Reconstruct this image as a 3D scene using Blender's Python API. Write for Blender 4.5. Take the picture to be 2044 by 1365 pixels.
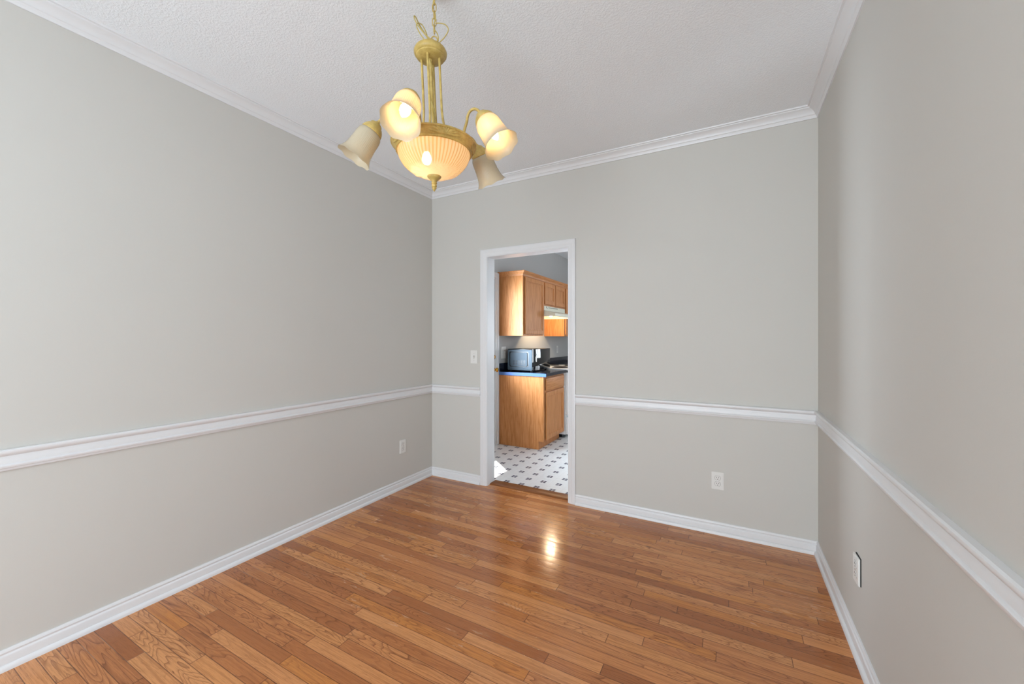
import bpy, bmesh, math, random
from mathutils import Vector, Matrix
random.seed(7)
R = math.radians
S = bpy.context.scene
C = S.collection
for o in list(bpy.data.objects):
    bpy.data.objects.remove(o)

# ------------------------------------------------------------------ dimensions
W = 2.995          # dining room width  (x)
L = 5.60           # length with a room added to even the light (y from -L to 0)
H = 2.715          # ceiling height
T = 0.115          # partition thickness
KW, KD = 4.4, 4.4  # kitchen extent (x, y)
DX0, DX1, DZ = 0.631, 1.390, 2.033   # doorway opening
KX0, KX1, KZ0, KZ1 = 2.00, 3.10, 0.95, 2.05   # kitchen back window, added as a light source
EY0, EY1, EZ = 0.285, 1.195, 2.06    # outside door opening in the x = 0 wall

# ------------------------------------------------------------------ camera
cam_d = bpy.data.cameras.new('camera'); cam = bpy.data.objects.new('camera', cam_d); C.objects.link(cam)
cam.location = (2.5244, -3.0206, 1.31)
cam.rotation_euler = (R(90), 0, 0.4987)
cam_d.sensor_width = 36.0
cam_d.lens = 36.0 * 798.44 / 2044.0
cam_d.shift_y = -6.97 / 2044.0
cam_d.clip_start = 0.02
S.camera = cam

# ------------------------------------------------------------------ world, lights, exposure
S.view_settings.view_transform = 'Standard'
S.view_settings.look = 'None'
S.view_settings.gamma = 1.0
S.view_settings.use_curve_mapping = False
S.view_settings.exposure = 0.05
S.cycles.use_denoising = True
S.cycles.max_bounces = 14
S.cycles.diffuse_bounces = 8
S.cycles.glossy_bounces = 4
S.cycles.transmission_bounces = 10
S.cycles.transparent_max_bounces = 10
S.cycles.sample_clamp_indirect = 6.0

w = bpy.data.worlds.new('sky'); S.world = w; w.use_nodes = True
bg = w.node_tree.nodes['Background']
bg.inputs['Color'].default_value = (0.55, 0.72, 1.0, 1)
bg.inputs['Strength'].default_value = 1.6


def area(name, loc, rot, sx, sy, power, col):
    d = bpy.data.lights.new(name, 'AREA'); d.shape = 'RECTANGLE'; d.size = sx; d.size_y = sy
    d.energy = power; d.color = col
    o = bpy.data.objects.new(name, d); C.objects.link(o); o.location = loc; o.rotation_euler = rot
    return o


# daylight through added windows behind the camera, and through the glazed kitchen door
area('added_dining_daylight', (1.70, -L - 0.16, 1.25), (R(90), 0, 0), 2.0, 2.2, 132, (0.87, 0.95, 1.0))
area('added_side_daylight', (W + 0.18, -4.75, 1.30), (0, R(90), 0), 2.0, 1.3, 25, (0.87, 0.95, 1.0))  # side window added to brighten the left wall
kd = area('daylight_kitchen_door', (-0.20, 0.70, 1.36), (0, R(-90), R(22)), 1.15, 0.66, 98, (0.76, 0.88, 1.0))
kd.data.spread = R(118)
area('added_kitchen_daylight', (KX0 + 0.55, KD + 0.18, 1.5), (R(-90), 0, 0), 1.1, 1.1, 46, (0.88, 0.94, 1.0))  # kitchen window added to brighten the room
sd = bpy.data.lights.new('sun', 'SUN'); sd.energy = 12.0; sd.angle = R(0.6); sd.color = (1.0, 0.95, 0.88)
sun = bpy.data.objects.new('sun', sd); C.objects.link(sun); sun.location = (-2, 2.5, 5)
sun.rotation_euler = Vector((0.355, -0.306, -1.0)).to_track_quat('-Z', 'Y').to_euler()


# ------------------------------------------------------------------ materials
def srgb(r, g, b):
    f = lambda c: (c / 255 / 12.92) if c / 255 <= 0.04045 else ((c / 255 + 0.055) / 1.055) ** 2.4
    return (f(r), f(g), f(b), 1.0)


class NT:
    """small node helper"""
    def __init__(s, name):
        s.m = bpy.data.materials.new(name); s.m.use_nodes = True
        s.t = s.m.node_tree; s.b = s.t.nodes['Principled BSDF']; s.out = s.t.nodes['Material Output']

    def n(s, typ, **kw):
        nd = s.t.nodes.new(typ)
        for k, v in kw.items():
            if k.startswith('i_'):
                nd.inputs[int(k[2:])].default_value = v
            else:
                setattr(nd, k, v)
        return nd

    def l(s, a, b):
        s.t.links.new(a, b)

    def val(s, x, inp):
        if isinstance(x, (int, float)):
            inp.default_value = x
        else:
            s.l(x, inp)

    def math(s, op, a, b=0.0, c=None, clamp=False):
        nd = s.n('ShaderNodeMath', operation=op); nd.use_clamp = clamp
        s.val(a, nd.inputs[0]); s.val(b, nd.inputs[1])
        if c is not None: s.val(c, nd.inputs[2])
        return nd.outputs[0]

    def xyz(s, x, y, z):
        nd = s.n('ShaderNodeCombineXYZ')
        s.val(x, nd.inputs[0]); s.val(y, nd.inputs[1]); s.val(z, nd.inputs[2])
        return nd.outputs[0]

    def noise(s, vec, scale, detail=3.0, rough=0.5, dist=0.0):
        nd = s.n('ShaderNodeTexNoise')
        s.l(vec, nd.inputs['Vector']); nd.inputs['Scale'].default_value = scale
        nd.inputs['Detail'].default_value = detail; nd.inputs['Roughness'].default_value = rough
        nd.inputs['Distortion'].default_value = dist
        return nd.outputs[0]

    def wn(s, vec):
        nd = s.n('ShaderNodeTexWhiteNoise', noise_dimensions='3D'); s.l(vec, nd.inputs['Vector'])
        return nd.outputs['Value'], nd.outputs['Color']

    def ramp(s, fac, stops):
        nd = s.n('ShaderNodeValToRGB'); s.l(fac, nd.inputs[0])
        e = nd.color_ramp.elements
        while len(e) < len(stops): e.new(0.5)
        for el, (p, c) in zip(e, stops):
            el.position = p; el.color = c
        return nd.outputs[0]

    def mix(s, fac, a, b, blend='MIX'):
        nd = s.n('ShaderNodeMix', data_type='RGBA', blend_type=blend)
        s.val(fac, nd.inputs[0])
        for x, i in ((a, 6), (b, 7)):
            if isinstance(x, tuple): nd.inputs[i].default_value = x
            else: s.l(x, nd.inputs[i])
        return nd.outputs[2]

    def smooth(s, x, a, b, lo=0.0, hi=1.0):
        nd = s.n('ShaderNodeMapRange', interpolation_type='SMOOTHSTEP')
        s.l(x, nd.inputs[0])
        for i, v in enumerate((a, b, lo, hi)): nd.inputs[i + 1].default_value = v
        return nd.outputs[0]

    def bump(s, h, strength, dist):
        nd = s.n('ShaderNodeBump'); nd.inputs['Strength'].default_value = strength
        nd.inputs['Distance'].default_value = dist
        s.l(h, nd.inputs['Height']); s.l(nd.outputs[0], s.b.inputs['Normal'])

    def coord(s):
        return s.n('ShaderNodeTexCoord').outputs['Object']

    def sep(s, v):
        nd = s.n('ShaderNodeSeparateXYZ'); s.l(v, nd.inputs[0]); return nd.outputs


def plain(name, col, rough=0.5, metal=0.0, spec=0.5, coat=0.0):
    k = NT(name); k.b.inputs['Base Color'].default_value = col
    k.b.inputs['Roughness'].default_value = rough; k.b.inputs['Metallic'].default_value = metal
    k.b.inputs['Specular IOR Level'].default_value = spec; k.b.inputs['Coat Weight'].default_value = coat
    # faint surface unevenness
    h = k.noise(k.coord(), 220, 2); k.bump(h, 0.04, 0.001)
    return k.m


def wall_paint(name, col):
    k = NT(name); c = k.coord()
    v = k.noise(c, 1.3, 2)
    k.l(k.mix(v, tuple(x * 0.985 for x in col[:3]) + (1,), tuple(min(1, x * 1.015) for x in col[:3]) + (1,)), k.b.inputs['Base Color'])
    k.b.inputs['Roughness'].default_value = 0.62; k.b.inputs['Specular IOR Level'].default_value = 0.3
    k.bump(k.noise(c, 160, 3), 0.12, 0.001)
    return k.m


def ceiling_paint():
    k = NT('textured ceiling paint'); c = k.coord()
    k.b.inputs['Base Color'].default_value = (0.85, 0.88, 0.905, 1)
    k.b.inputs['Roughness'].default_value = 0.85; k.b.inputs['Specular IOR Level'].default_value = 0.2
    a = k.noise(c, 105, 3, 0.55, 0.6)
    b = k.noise(c, 150, 2)
    h = k.math('ADD', k.smooth(a, 0.38, 0.66), k.math('MULTIPLY', b, 0.35))
    k.bump(h, 0.36, 0.0032)
    return k.m


def plank_floor():
    k = NT('oak strip floor'); c = k.coord(); x, y, z = k.sep(c)[:3]
    pw = 0.05715
    rowf = k.math('DIVIDE', k.math('ADD', y, 0.0), pw)
    row = k.math('FLOOR', rowf); fy = k.math('FRACT', rowf)
    r1, _ = k.wn(k.xyz(row, 3.3, 1.7)); r2, _ = k.wn(k.xyz(row, 9.1, 4.2))
    ln = k.math('ADD', k.math('MULTIPLY', r2, 0.85), 0.5)
    xs = k.math('DIVIDE', k.math('ADD', x, k.math('MULTIPLY', r1, 7.0)), ln)
    idx = k.math('FLOOR', xs); fx = k.math('MULTIPLY', k.math('FRACT', xs), ln)
    # half of the boards are cut in two
    pid, pcol = k.wn(k.xyz(row, idx, 0.5))
    cr, cg, cb = k.sep(pcol)[:3]
    # growth-ring figure: contour lines of a stretched field, offset per board
    gv = k.xyz(k.math('ADD', k.math('MULTIPLY', x, 1.7), k.math('MULTIPLY', pid, 31.0)),
               k.math('ADD', k.math('MULTIPLY', y, 13.0), k.math('MULTIPLY', cr, 17.0)),
               k.math('MULTIPLY', cg, 9.0))
    field = k.noise(gv, 1.0, 2.2, 0.5, 0.35)
    rings = k.math('FRACT', k.math('MULTIPLY', field, k.math('ADD', k.math('MULTIPLY', cb, 17.0), 11.0)))
    line = k.math('MULTIPLY', k.math('POWER', rings, 5.0), k.math('SUBTRACT', 1.0, k.smooth(rings, 0.95, 1.0)))
    # fine straight pores
    pv = k.xyz(k.math('MULTIPLY', x, 20.0), k.math('MULTIPLY', y, 520.0), k.math('MULTIPLY', pid, 40.0))
    pores = k.noise(pv, 1.0, 2, 0.5)
    pv2 = k.xyz(k.math('MULTIPLY', x, 3.0), k.math('MULTIPLY', y, 130.0), k.math('MULTIPLY', pid, 77.0))
    streak = k.noise(pv2, 1.0, 2, 0.5)
    base = k.ramp(pid, [(0.0, srgb(156, 92, 48)), (0.2, srgb(180, 113, 64)), (0.5, srgb(200, 132, 79)),
                        (0.78, srgb(212, 147, 92)), (1.0, srgb(194, 121, 54))])
    base = k.mix(k.math('MULTIPLY', k.smooth(streak, 0.4, 0.7), 0.45), base, srgb(146, 86, 46))
    base = k.mix(k.math('MULTIPLY', line, k.math('MULTIPLY', k.smooth(cg, 0.1, 0.6), 0.95)), base, srgb(104, 54, 26))
    base = k.mix(k.math('MULTIPLY', k.smooth(pores, 0.52, 0.72), 0.42), base, srgb(112, 62, 32))
    # worn finish patches with a pale, dry look
    wv = k.xyz(k.math('MULTIPLY', x, 5.0), k.math('MULTIPLY', y, 22.0), 2.0)
    wear = k.smooth(k.noise(wv, 1.0, 5, 0.68), 0.56, 0.70)
    zone = k.math('MULTIPLY', k.smooth(k.noise(k.xyz(x, y, 5.0), 1.1, 1), 0.45, 0.62), wear)
    base = k.mix(k.math('MULTIPLY', zone, 0.42), base, srgb(198, 156, 116))
    # seams
    ed = k.math('MINIMUM', fy, k.math('SUBTRACT', 1.0, fy))
    gap = k.math('SUBTRACT', 1.0, k.smooth(ed, 0.008, 0.035))
    ex = k.math('MINIMUM', fx, k.math('SUBTRACT', ln, fx))
    gapx = k.math('SUBTRACT', 1.0, k.smooth(ex, 0.0006, 0.0022))
    seam = k.math('MAXIMUM', gap, gapx)
    filler = k.smooth(k.noise(k.xyz(k.math('MULTIPLY', x, 2.0), row, 3.0), 1.0, 2), 0.60, 0.68)
    base = k.mix(k.math('MULTIPLY', seam, 0.8), base, k.mix(filler, srgb(74, 38, 20), srgb(196, 160, 128)))
    k.l(base, k.b.inputs['Base Color'])
    rg = k.math('ADD', 0.10, k.math('MULTIPLY', pid, 0.06))
    rg = k.math('ADD', rg, k.math('MULTIPLY', zone, 0.25))
    rg = k.math('ADD', rg, k.math('MULTIPLY', k.noise(c, 2.0, 3), 0.06))
    k.l(rg, k.b.inputs['Roughness'])
    k.b.inputs['Specular IOR Level'].default_value = 0.5
    # boards are very slightly cupped and set at slightly different tilts
    cup = k.math('MULTIPLY', k.math('MULTIPLY', fy, k.math('SUBTRACT', 1.0, fy)), 1.2)
    tilt = k.math('MULTIPLY', k.math('SUBTRACT', cr, 0.5), k.math('MULTIPLY', fy, 0.5))
    h = k.math('ADD', k.math('ADD', cup, tilt), k.math('MULTIPLY', seam, -0.5))
    h = k.math('ADD', h, k.math('MULTIPLY', pores, -0.05))
    h = k.math('ADD', h, k.math('MULTIPLY', k.noise(k.xyz(k.math('MULTIPLY', x, 3.0), k.math('MULTIPLY', y, 12.0), 1.0), 1.0, 2), 0.35))
    k.bump(h, 0.30, 0.0014)
    return k.m


def vinyl_floor():
    k = NT('vinyl kitchen floor'); c = k.coord(); x, y, z = k.sep(c)[:3]
    s = 0.1503
    ux = k.math('SUBTRACT', k.math('FRACT', k.math('ADD', k.math('DIVIDE', k.math('SUBTRACT', x, 0.4257), s), 0.5)), 0.5)
    uy = k.math('SUBTRACT', k.math('FRACT', k.math('ADD', k.math('DIVIDE', k.math('SUBTRACT', y, 0.1805), s), 0.5)), 0.5)
    ax = k.math('ABSOLUTE', ux); ay = k.math('ABSOLUTE', uy)
    inn = lambda a: k.math('MULTIPLY', k.math('GREATER_THAN', a, 0.018), k.math('LESS_THAN', a, 0.165))
    sq = k.math('MULTIPLY', inn(ax), inn(ay))
    v = k.noise(c, 26, 4)
    base = k.mix(v, srgb(220, 221, 219), srgb(236, 237, 236))
    # faint embossed tile joints
    j = k.math('SUBTRACT', 1.0, k.smooth(k.math('MINIMUM', k.math('SUBTRACT', 0.5, ax), k.math('SUBTRACT', 0.5, ay)), 0.0, 0.03))
    base = k.mix(k.math('MULTIPLY', j, 0.12), base, srgb(180, 176, 168))
    base = k.mix(sq, base, srgb(38, 48, 78))
    k.l(base, k.b.inputs['Base Color']); k.b.inputs['Roughness'].default_value = 0.32
    k.bump(k.noise(c, 90, 2), 0.1, 0.001)
    return k.m


def oak(name, ax='Z', c0=(150, 90, 40), c1=(192, 128, 76), c2=(212, 150, 100), rough=0.46):
    k = NT(name); c = k.coord(); x, y, z = k.sep(c)[:3]
    v = {'Z': (z, x, y), 'Y': (y, x, z), 'X': (x, y, z)}[ax]
    gv = k.xyz(k.math('MULTIPLY', v[0], 2.2), k.math('MULTIPLY', v[1], 34.0), k.math('MULTIPLY', v[2], 34.0))
    f = k.noise(gv, 1.0, 3, 0.5, 0.2)
    rings = k.math('PINGPONG', k.math('MULTIPLY', f, 9.0), 1.0)
    pv = k.xyz(k.math('MULTIPLY', v[0], 14.0), k.math('MULTIPLY', v[1], 320.0), k.math('MULTIPLY', v[2], 320.0))
    p = k.noise(pv, 1.0, 3, 0.6)
    base = k.ramp(rings, [(0.0, srgb(*c0)), (0.45, srgb(*c1)), (1.0, srgb(*c2))])
    base = k.mix(0.62, base, srgb(*c1))
    base = k.mix(k.math('MULTIPLY', k.smooth(p, 0.5, 0.75), 0.35), base, srgb(*c0))
    k.l(base, k.b.inputs['Base Color']); k.b.inputs['Roughness'].default_value = rough
    k.b.inputs['Specular IOR Level'].default_value = 0.22
    k.bump(p, 0.08, 0.001)
    return k.m


def antique():
    k = NT('antique cream gold paint'); c = k.coord()
    a = k.noise(c, 38, 4, 0.6); b = k.noise(c, 190, 2)
    base = k.mix(k.smooth(a, 0.35, 0.7), srgb(176, 150, 80), srgb(198, 172, 102))
    base = k.mix(k.math('MULTIPLY', k.smooth(b, 0.5, 0.8), 0.35), base, srgb(150, 116, 56))
    k.l(base, k.b.inputs['Base Color']); k.b.inputs['Roughness'].default_value = 0.42
    k.bump(b, 0.12, 0.001)
    return k.m


def frosted(name, tint, clear=0.08, ribs=0):
    """pressed, frosted lamp glass: scatters the bulb's light through and reflects a little"""
    k = NT(name); t = k.t
    k.t.nodes.remove(k.b)
    tr = k.n('ShaderNodeBsdfTranslucent'); tr.inputs[0].default_value = tint
    di = k.n('ShaderNodeBsdfDiffuse'); di.inputs[0].default_value = tint
    gl = k.n('ShaderNodeBsdfGlossy'); gl.inputs['Roughness'].default_value = 0.18
    if ribs:                                   # pressed ribs: the glass is thicker, so denser, along each rib; smooth towards the bottom
        x, y, z = k.sep(k.coord())[:3]
        ang = k.math('ARCTAN2', y, x); rad = k.math('SQRT', k.math('ADD', k.math('MULTIPLY', x, x), k.math('MULTIPLY', y, y)))
        rib = k.math('MULTIPLY', k.smooth(k.math('SINE', k.math('MULTIPLY', ang, float(ribs))), -0.5, 0.9), k.smooth(rad, 0.080, 0.100))
        fl = k.math('SINE', k.math('ADD', k.math('MULTIPLY', ang, 10.0), k.math('MULTIPLY', k.math('SINE', k.math('MULTIPLY', rad, 260.0)), 1.4)))
        fl = k.math('MULTIPLY', k.smooth(k.math('ABSOLUTE', fl), 0.25, 0.0), k.math('MULTIPLY', k.smooth(rad, 0.045, 0.06), k.smooth(rad, 0.112, 0.095)))
        dens = k.math('MAXIMUM', rib, k.math('MULTIPLY', fl, 0.45))
        col = k.mix(dens, tint, tuple(c_ * q_ for c_, q_ in zip(tint[:3], (0.84, 0.72, 0.52))) + (1,))
        k.l(col, tr.inputs[0]); k.l(col, di.inputs[0])
    tp = k.n('ShaderNodeBsdfTransparent'); tp.inputs[0].default_value = (0.97, 0.95, 0.9, 1)
    m1 = k.n('ShaderNodeMixShader'); m1.inputs[0].default_value = 0.34
    k.l(tr.outputs[0], m1.inputs[1]); k.l(di.outputs[0], m1.inputs[2])
    m2 = k.n('ShaderNodeMixShader'); m2.inputs[0].default_value = clear
    k.l(m1.outputs[0], m2.inputs[1]); k.l(tp.outputs[0], m2.inputs[2])
    m3 = k.n('ShaderNodeMixShader'); fr = k.n('ShaderNodeFresnel'); fr.inputs[0].default_value = 1.38
    k.l(fr.outputs[0], m3.inputs[0]); k.l(m2.outputs[0], m3.inputs[1]); k.l(gl.outputs[0], m3.inputs[2])
    k.l(m3.outputs[0], k.out.inputs[0])
    c = k.coord()
    b = k.n('ShaderNodeBump'); b.inputs['Strength'].default_value = 0.35; b.inputs['Distance'].default_value = 0.003
    k.l(k.noise(c, 55, 2, 0.5, 1.2), b.inputs['Height'])
    for nd in (tr, di, gl): k.l(b.outputs[0], nd.inputs['Normal'])
    return k.m


def glow(name, col, strength):
    k = NT(name); k.b.inputs['Base Color'].default_value = (0.9, 0.9, 0.85, 1)
    k.b.inputs['Emission Color'].default_value = col; k.b.inputs['Emission Strength'].default_value = strength
    return k.m


def glass(name):
    k = NT(name); k.b.inputs['Transmission Weight'].default_value = 1.0
    k.b.inputs['Roughness'].default_value = 0.02; k.b.inputs['IOR'].default_value = 1.45
    return k.m


def pane_glass(name):
    k = NT(name); k.t.nodes.remove(k.b)
    tp = k.n('ShaderNodeBsdfTransparent'); gl = k.n('ShaderNodeBsdfGlossy'); gl.inputs['Roughness'].default_value = 0.02
    m = k.n('ShaderNodeMixShader'); m.inputs[0].default_value = 0.06; k.l(tp.outputs[0], m.inputs[1]); k.l(gl.outputs[0], m.inputs[2])
    k.l(m.outputs[0], k.out.inputs[0])
    return k.m


M_wall = wall_paint('greige wall paint', (0.575, 0.560, 0.522, 1))
M_kwall = wall_paint('dimmed kitchen wall paint', (0.50, 0.495, 0.48, 1))  # wall paint toned down for the kitchen's lower light
M_ceil = ceiling_paint()
M_trim = plain('white semigloss trim paint', (0.72, 0.72, 0.725, 1), 0.34)
M_floor = plank_floor()
M_vinyl = vinyl_floor()
M_carpet = plain('pale grey carpet', (0.62, 0.61, 0.58, 1), 0.95, 0, 0.1)
M_strip = oak('threshold oak', 'X', (92, 52, 26), (128, 78, 42), (146, 94, 54), 0.3)
M_oak = oak('honey oak cabinet', 'Z')
M_oakh = oak('honey oak rail', 'Y')
M_gold = antique()
M_frost = frosted('frosted bell glass', (0.96, 0.87, 0.68, 1), 0.13)
M_bowl = frosted('frosted bowl glass', (0.95, 0.86, 0.70, 1), 0.18, 60)
M_bulb = glow('warm lamp glow', (1.0, 0.66, 0.32, 1), 20.0)
M_bowlbulb = glow('bowl lamp glow', (1.0, 0.68, 0.38, 1), 36.0)
M_hoodbulb = glow('hood lamp glow', (1.0, 0.76, 0.48, 1), 620.0)
M_clear = glass('clear bulb glass')
M_pane = pane_glass('window pane')
M_plate = plain('white plastic plate', (0.74, 0.73, 0.70, 1), 0.35)
M_dark = plain('dark slot', (0.015, 0.015, 0.015, 1), 0.6)
M_brass = plain('polished brass', srgb(214, 160, 70), 0.16, 1.0)
M_chrome = plain('chrome', (0.85, 0.85, 0.85, 1), 0.12, 1.0)
M_lam_shade = plain('blue laminate', srgb(26, 30, 44), 0.14)  # dark tone paints in the shade on faces turned from the door
M_lam_lit = plain('door-lit blue laminate', srgb(74, 108, 166), 0.4)  # same laminate with the door's light painted into the colour
M_mwskylit = plain('skylit grey blue steel', srgb(84, 99, 111), 0.5, 0, 0.3)  # skylight on the black side put into the base colour
M_mwdark = plain('black steel', (0.012, 0.013, 0.016, 1), 0.3)
M_mwglass = plain('black glass door', (0.006, 0.006, 0.007, 1), 0.05, 0, 0.6)
M_white = plain('white enamel', (0.80, 0.80, 0.79, 1), 0.2)
M_almond = plain('almond enamel', srgb(226, 222, 202), 0.3)
M_black = plain('black enamel', (0.01, 0.01, 0.01, 1), 0.3)
M_grey = plain('grey print', (0.16, 0.15, 0.13, 1), 0.6)
M_cord = plain('gold lamp cord', srgb(176, 156, 88), 0.4)


# ------------------------------------------------------------------ mesh helpers
class MB:
    def __init__(s):
        s.v = []; s.f = []

    def add(s, vs, fs, mat=None):
        b = len(s.v)
        s.v += [tuple(mat @ Vector(v)) if mat else tuple(v) for v in vs]
        s.f += [tuple(i + b for i in f) for f in fs]
        return s

    def box(s, x0, x1, y0, y1, z0, z1, bev=0.0, mat=None):
        if x0 > x1: x0, x1 = x1, x0
        if y0 > y1: y0, y1 = y1, y0
        if z0 > z1: z0, z1 = z1, z0
        if bev <= 0:
            vs = [(x, y, z) for z in (z0, z1) for y in (y0, y1) for x in (x0, x1)]
            fs = [(0, 2, 3, 1), (4, 5, 7, 6), (0, 1, 5, 4), (2, 6, 7, 3), (0, 4, 6, 2), (1, 3, 7, 5)]
            return s.add(vs, fs, mat)
        bm = bmesh.new(); bmesh.ops.create_cube(bm, size=1.0)
        for v in bm.verts:
            v.co = Vector(((x0 + x1) / 2 + v.co.x * (x1 - x0), (y0 + y1) / 2 + v.co.y * (y1 - y0), (z0 + z1) / 2 + v.co.z * (z1 - z0)))
        bev = min(bev, 0.45 * min(x1 - x0, y1 - y0, z1 - z0))
        bmesh.ops.bevel(bm, geom=list(bm.edges), offset=bev, segments=2, affect='EDGES', profile=0.5)
        bm.verts.index_update()
        vs = [v.co.copy() for v in bm.verts]; fs = [tuple(v.index for v in f.verts) for f in bm.faces]
        bm.free()
        return s.add(vs, fs, mat)

    def lathe(s, prof, n=48, mat=None, mod=None):
        """prof: (r, z) list. mod(theta, i, r, z) -> (r, z)"""
        vs = []; fs = []; m = len(prof)
        for j in range(n):
            a = 2 * math.pi * j / n
            for i, (r, z) in enumerate(prof):
                if mod: r, z = mod(a, i, r, z)
                vs.append((r * math.cos(a), r * math.sin(a), z))
        for j in range(n):
            k = (j + 1) % n
            for i in range(m - 1):
                if prof[i][0] < 1e-6 and prof[i + 1][0] < 1e-6: continue
                fs.append((j * m + i, k * m + i, k * m + i + 1, j * m + i + 1))
        return s.add(vs, fs, mat)

    def tube(s, pts, r, n=10, closed=False, mat=None, caps=True):
        P = [Vector(p) for p in pts]; m = len(P); vs = []; fs = []
        rr = r if isinstance(r, (list, tuple)) else [r] * m
        up = None
        for i in range(m):
            if closed: t = P[(i + 1) % m] - P[i - 1]
            else: t = P[min(i + 1, m - 1)] - P[max(i - 1, 0)]
            t.normalize()
            if up is None:
                a = Vector((0, 0, 1)) if abs(t.z) < 0.9 else Vector((1, 0, 0))
                up = t.cross(a).normalized()
            up = (up - t * up.dot(t)).normalized(); sd = t.cross(up)
            for j in range(n):
                a = 2 * math.pi * j / n
                vs.append(P[i] + (up * math.cos(a) + sd * math.sin(a)) * rr[i])
        for i in range(m if closed else m - 1):
            for j in range(n):
                a, b = i * n, ((i + 1) % m) * n; k = (j + 1) % n
                fs.append((a + j, a + k, b + k, b + j))
        if not closed and caps:
            fs.append(tuple(reversed(range(n)))); fs.append(tuple((m - 1) * n + j for j in range(n)))
        return s.add(vs, fs, mat)

    def prism(s, poly, lo, hi, axis='y', mat=None):
        """poly: 2D outline; extruded along axis. axis y: (x,z); axis x: (y,z); axis z: (x,y)"""
        def P(p, t):
            return {'y': (p[0], t, p[1]), 'x': (t, p[0], p[1]), 'z': (p[0], p[1], t)}[axis]
        n = len(poly)
        vs = [P(p, lo) for p in poly] + [P(p, hi) for p in poly]
        fs = [tuple(range(n)), tuple(reversed(range(n, 2 * n)))]
        fs += [(i, i + n, (i + 1) % n + n, (i + 1) % n) for i in range(n)]
        return s.add(vs, fs, mat)

    def ring(s, outer, inner, lo, hi, axis='y', mat=None):
        """frame between two outlines with the same number of points"""
        def P(p, t):
            return {'y': (p[0], t, p[1]), 'x': (t, p[0], p[1]), 'z': (p[0], p[1], t)}[axis]
        n = len(outer); vs = []
        for t in (lo, hi):
            vs += [P(p, t) for p in outer] + [P(p, t) for p in inner]
        fs = []
        for i in range(n):
            k = (i + 1) % n
            fs += [(i, k, n + k, n + i), (2 * n + i, 3 * n + i, 3 * n + k, 2 * n + k),
                   (i, 2 * n + i, 2 * n + k, k), (n + i, n + k, 3 * n + k, 3 * n + i)]
        return s.add(vs, fs, mat)

    def ball(s, c, rx, ry, rz, n=12, m=8, mat=None):
        prof = [(math.sin(math.pi * i / m), -math.cos(math.pi * i / m)) for i in range(m + 1)]
        q = Matrix.Translation(c) @ Matrix.Diagonal((rx, ry, rz, 1))
        return s.lathe(prof, n, (mat @ q) if mat else q)

    def sweep(s, a, b, n, prof, ma=0, mb=0):
        """moulding profile (o = out from wall, z) from a to b, mitred ends (ma/mb = +1 inside corner, -1 outside)"""
        a, b, n = Vector(a), Vector(b), Vector(n); d = (b - a).normalized(); m = len(prof)
        vs = [a + n * o + d * (o * ma) + Vector((0, 0, z)) for o, z in prof]
        vs += [b + n * o - d * (o * mb) + Vector((0, 0, z)) for o, z in prof]
        fs = [(i, (i + 1) % m, m + (i + 1) % m, m + i) for i in range(m)]
        fs += [tuple(reversed(range(m))), tuple(range(m, 2 * m))]
        return s.add(vs, fs)

    def build(s, name, mat, parent=None, smooth=35, **props):
        me = bpy.data.meshes.new(name); me.from_pydata(s.v, [], s.f)
        bm = bmesh.new(); bm.from_mesh(me)
        bmesh.ops.remove_doubles(bm, verts=bm.verts, dist=1e-6)
        bmesh.ops.recalc_face_normals(bm, faces=bm.faces)
        bm.to_mesh(me); bm.free()
        if smooth:
            me.shade_smooth(); me.set_sharp_from_angle(angle=R(smooth))
        me.materials.append(mat)
        o = bpy.data.objects.new(name, me); C.objects.link(o)
        if parent is not None: o.parent = parent
        for k, v in props.items(): o[k] = v
        return o


def rrect(x0, x1, z0, z1, r, n=5):
    out = []
    for cx, cz, a0 in ((x1 - r, z1 - r, 0), (x0 + r, z1 - r, 90), (x0 + r, z0 + r, 180), (x1 - r, z0 + r, 270)):
        for i in range(n + 1):
            a = R(a0 + 90 * i / n); out.append((cx + r * math.cos(a), cz + r * math.sin(a)))
    return out


def thing(name, label, cat, loc=(0, 0, 0), rz=0.0, group=None):
    o = bpy.data.objects.new(name, None); C.objects.link(o); o.empty_display_size = 0.05
    o.location = loc; o.rotation_euler = (0, 0, rz); o['label'] = label; o['category'] = cat
    if group: o['group'] = group
    return o


def struct(mb, name, mat, label=None, smooth=35, parent=None):
    o = mb.build(name, mat, parent, smooth)
    if parent is None: o['kind'] = 'structure'
    if label: o['label'] = label
    return o


def dup_tree(root, loc, rz, label, group=None):
    r = root.copy(); C.objects.link(r); r.location = loc; r.rotation_euler = (0, 0, rz); r['label'] = label
    for ch in list(root.children):
        c = ch.copy(); C.objects.link(c); c.parent = r
        for g in ch.children:
            d = g.copy(); C.objects.link(d); d.parent = c
    return r


# ------------------------------------------------------------------ room shell
struct(MB().box(-0.15, W + 0.15, -L - 0.15, -3.75, -0.10, 0.0), 'floor_added_room', M_carpet, None, 0)  # unseen room added; its pale carpet limits the orange bounce
struct(MB().box(-0.15, W + 0.15, -3.75, 0.045, -0.10, 0.0), 'floor', M_floor, 'glossy oak strip floor of the dining room', 0)
struct(MB().box(-0.15, KW + 0.15, 0.045, KD + 0.15, -0.10, 0.0), 'floor_kitchen', M_vinyl, 'white vinyl kitchen floor with small dark blue squares', 0)
struct(MB().box(-0.15, W + 0.15, -L - 0.15, T / 2, H, H + 0.12), 'ceiling', M_ceil, 'white textured dining room ceiling', 0)
struct(MB().box(-0.15, KW + 0.15, T / 2, KD + 0.15, H, H + 0.12), 'ceiling_kitchen', M_ceil, 'kitchen ceiling', 0)
struct(MB().box(-0.15, 0, -L, 0, 0, H), 'wall_left', M_wall, 'plain greige left wall', 0)
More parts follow.
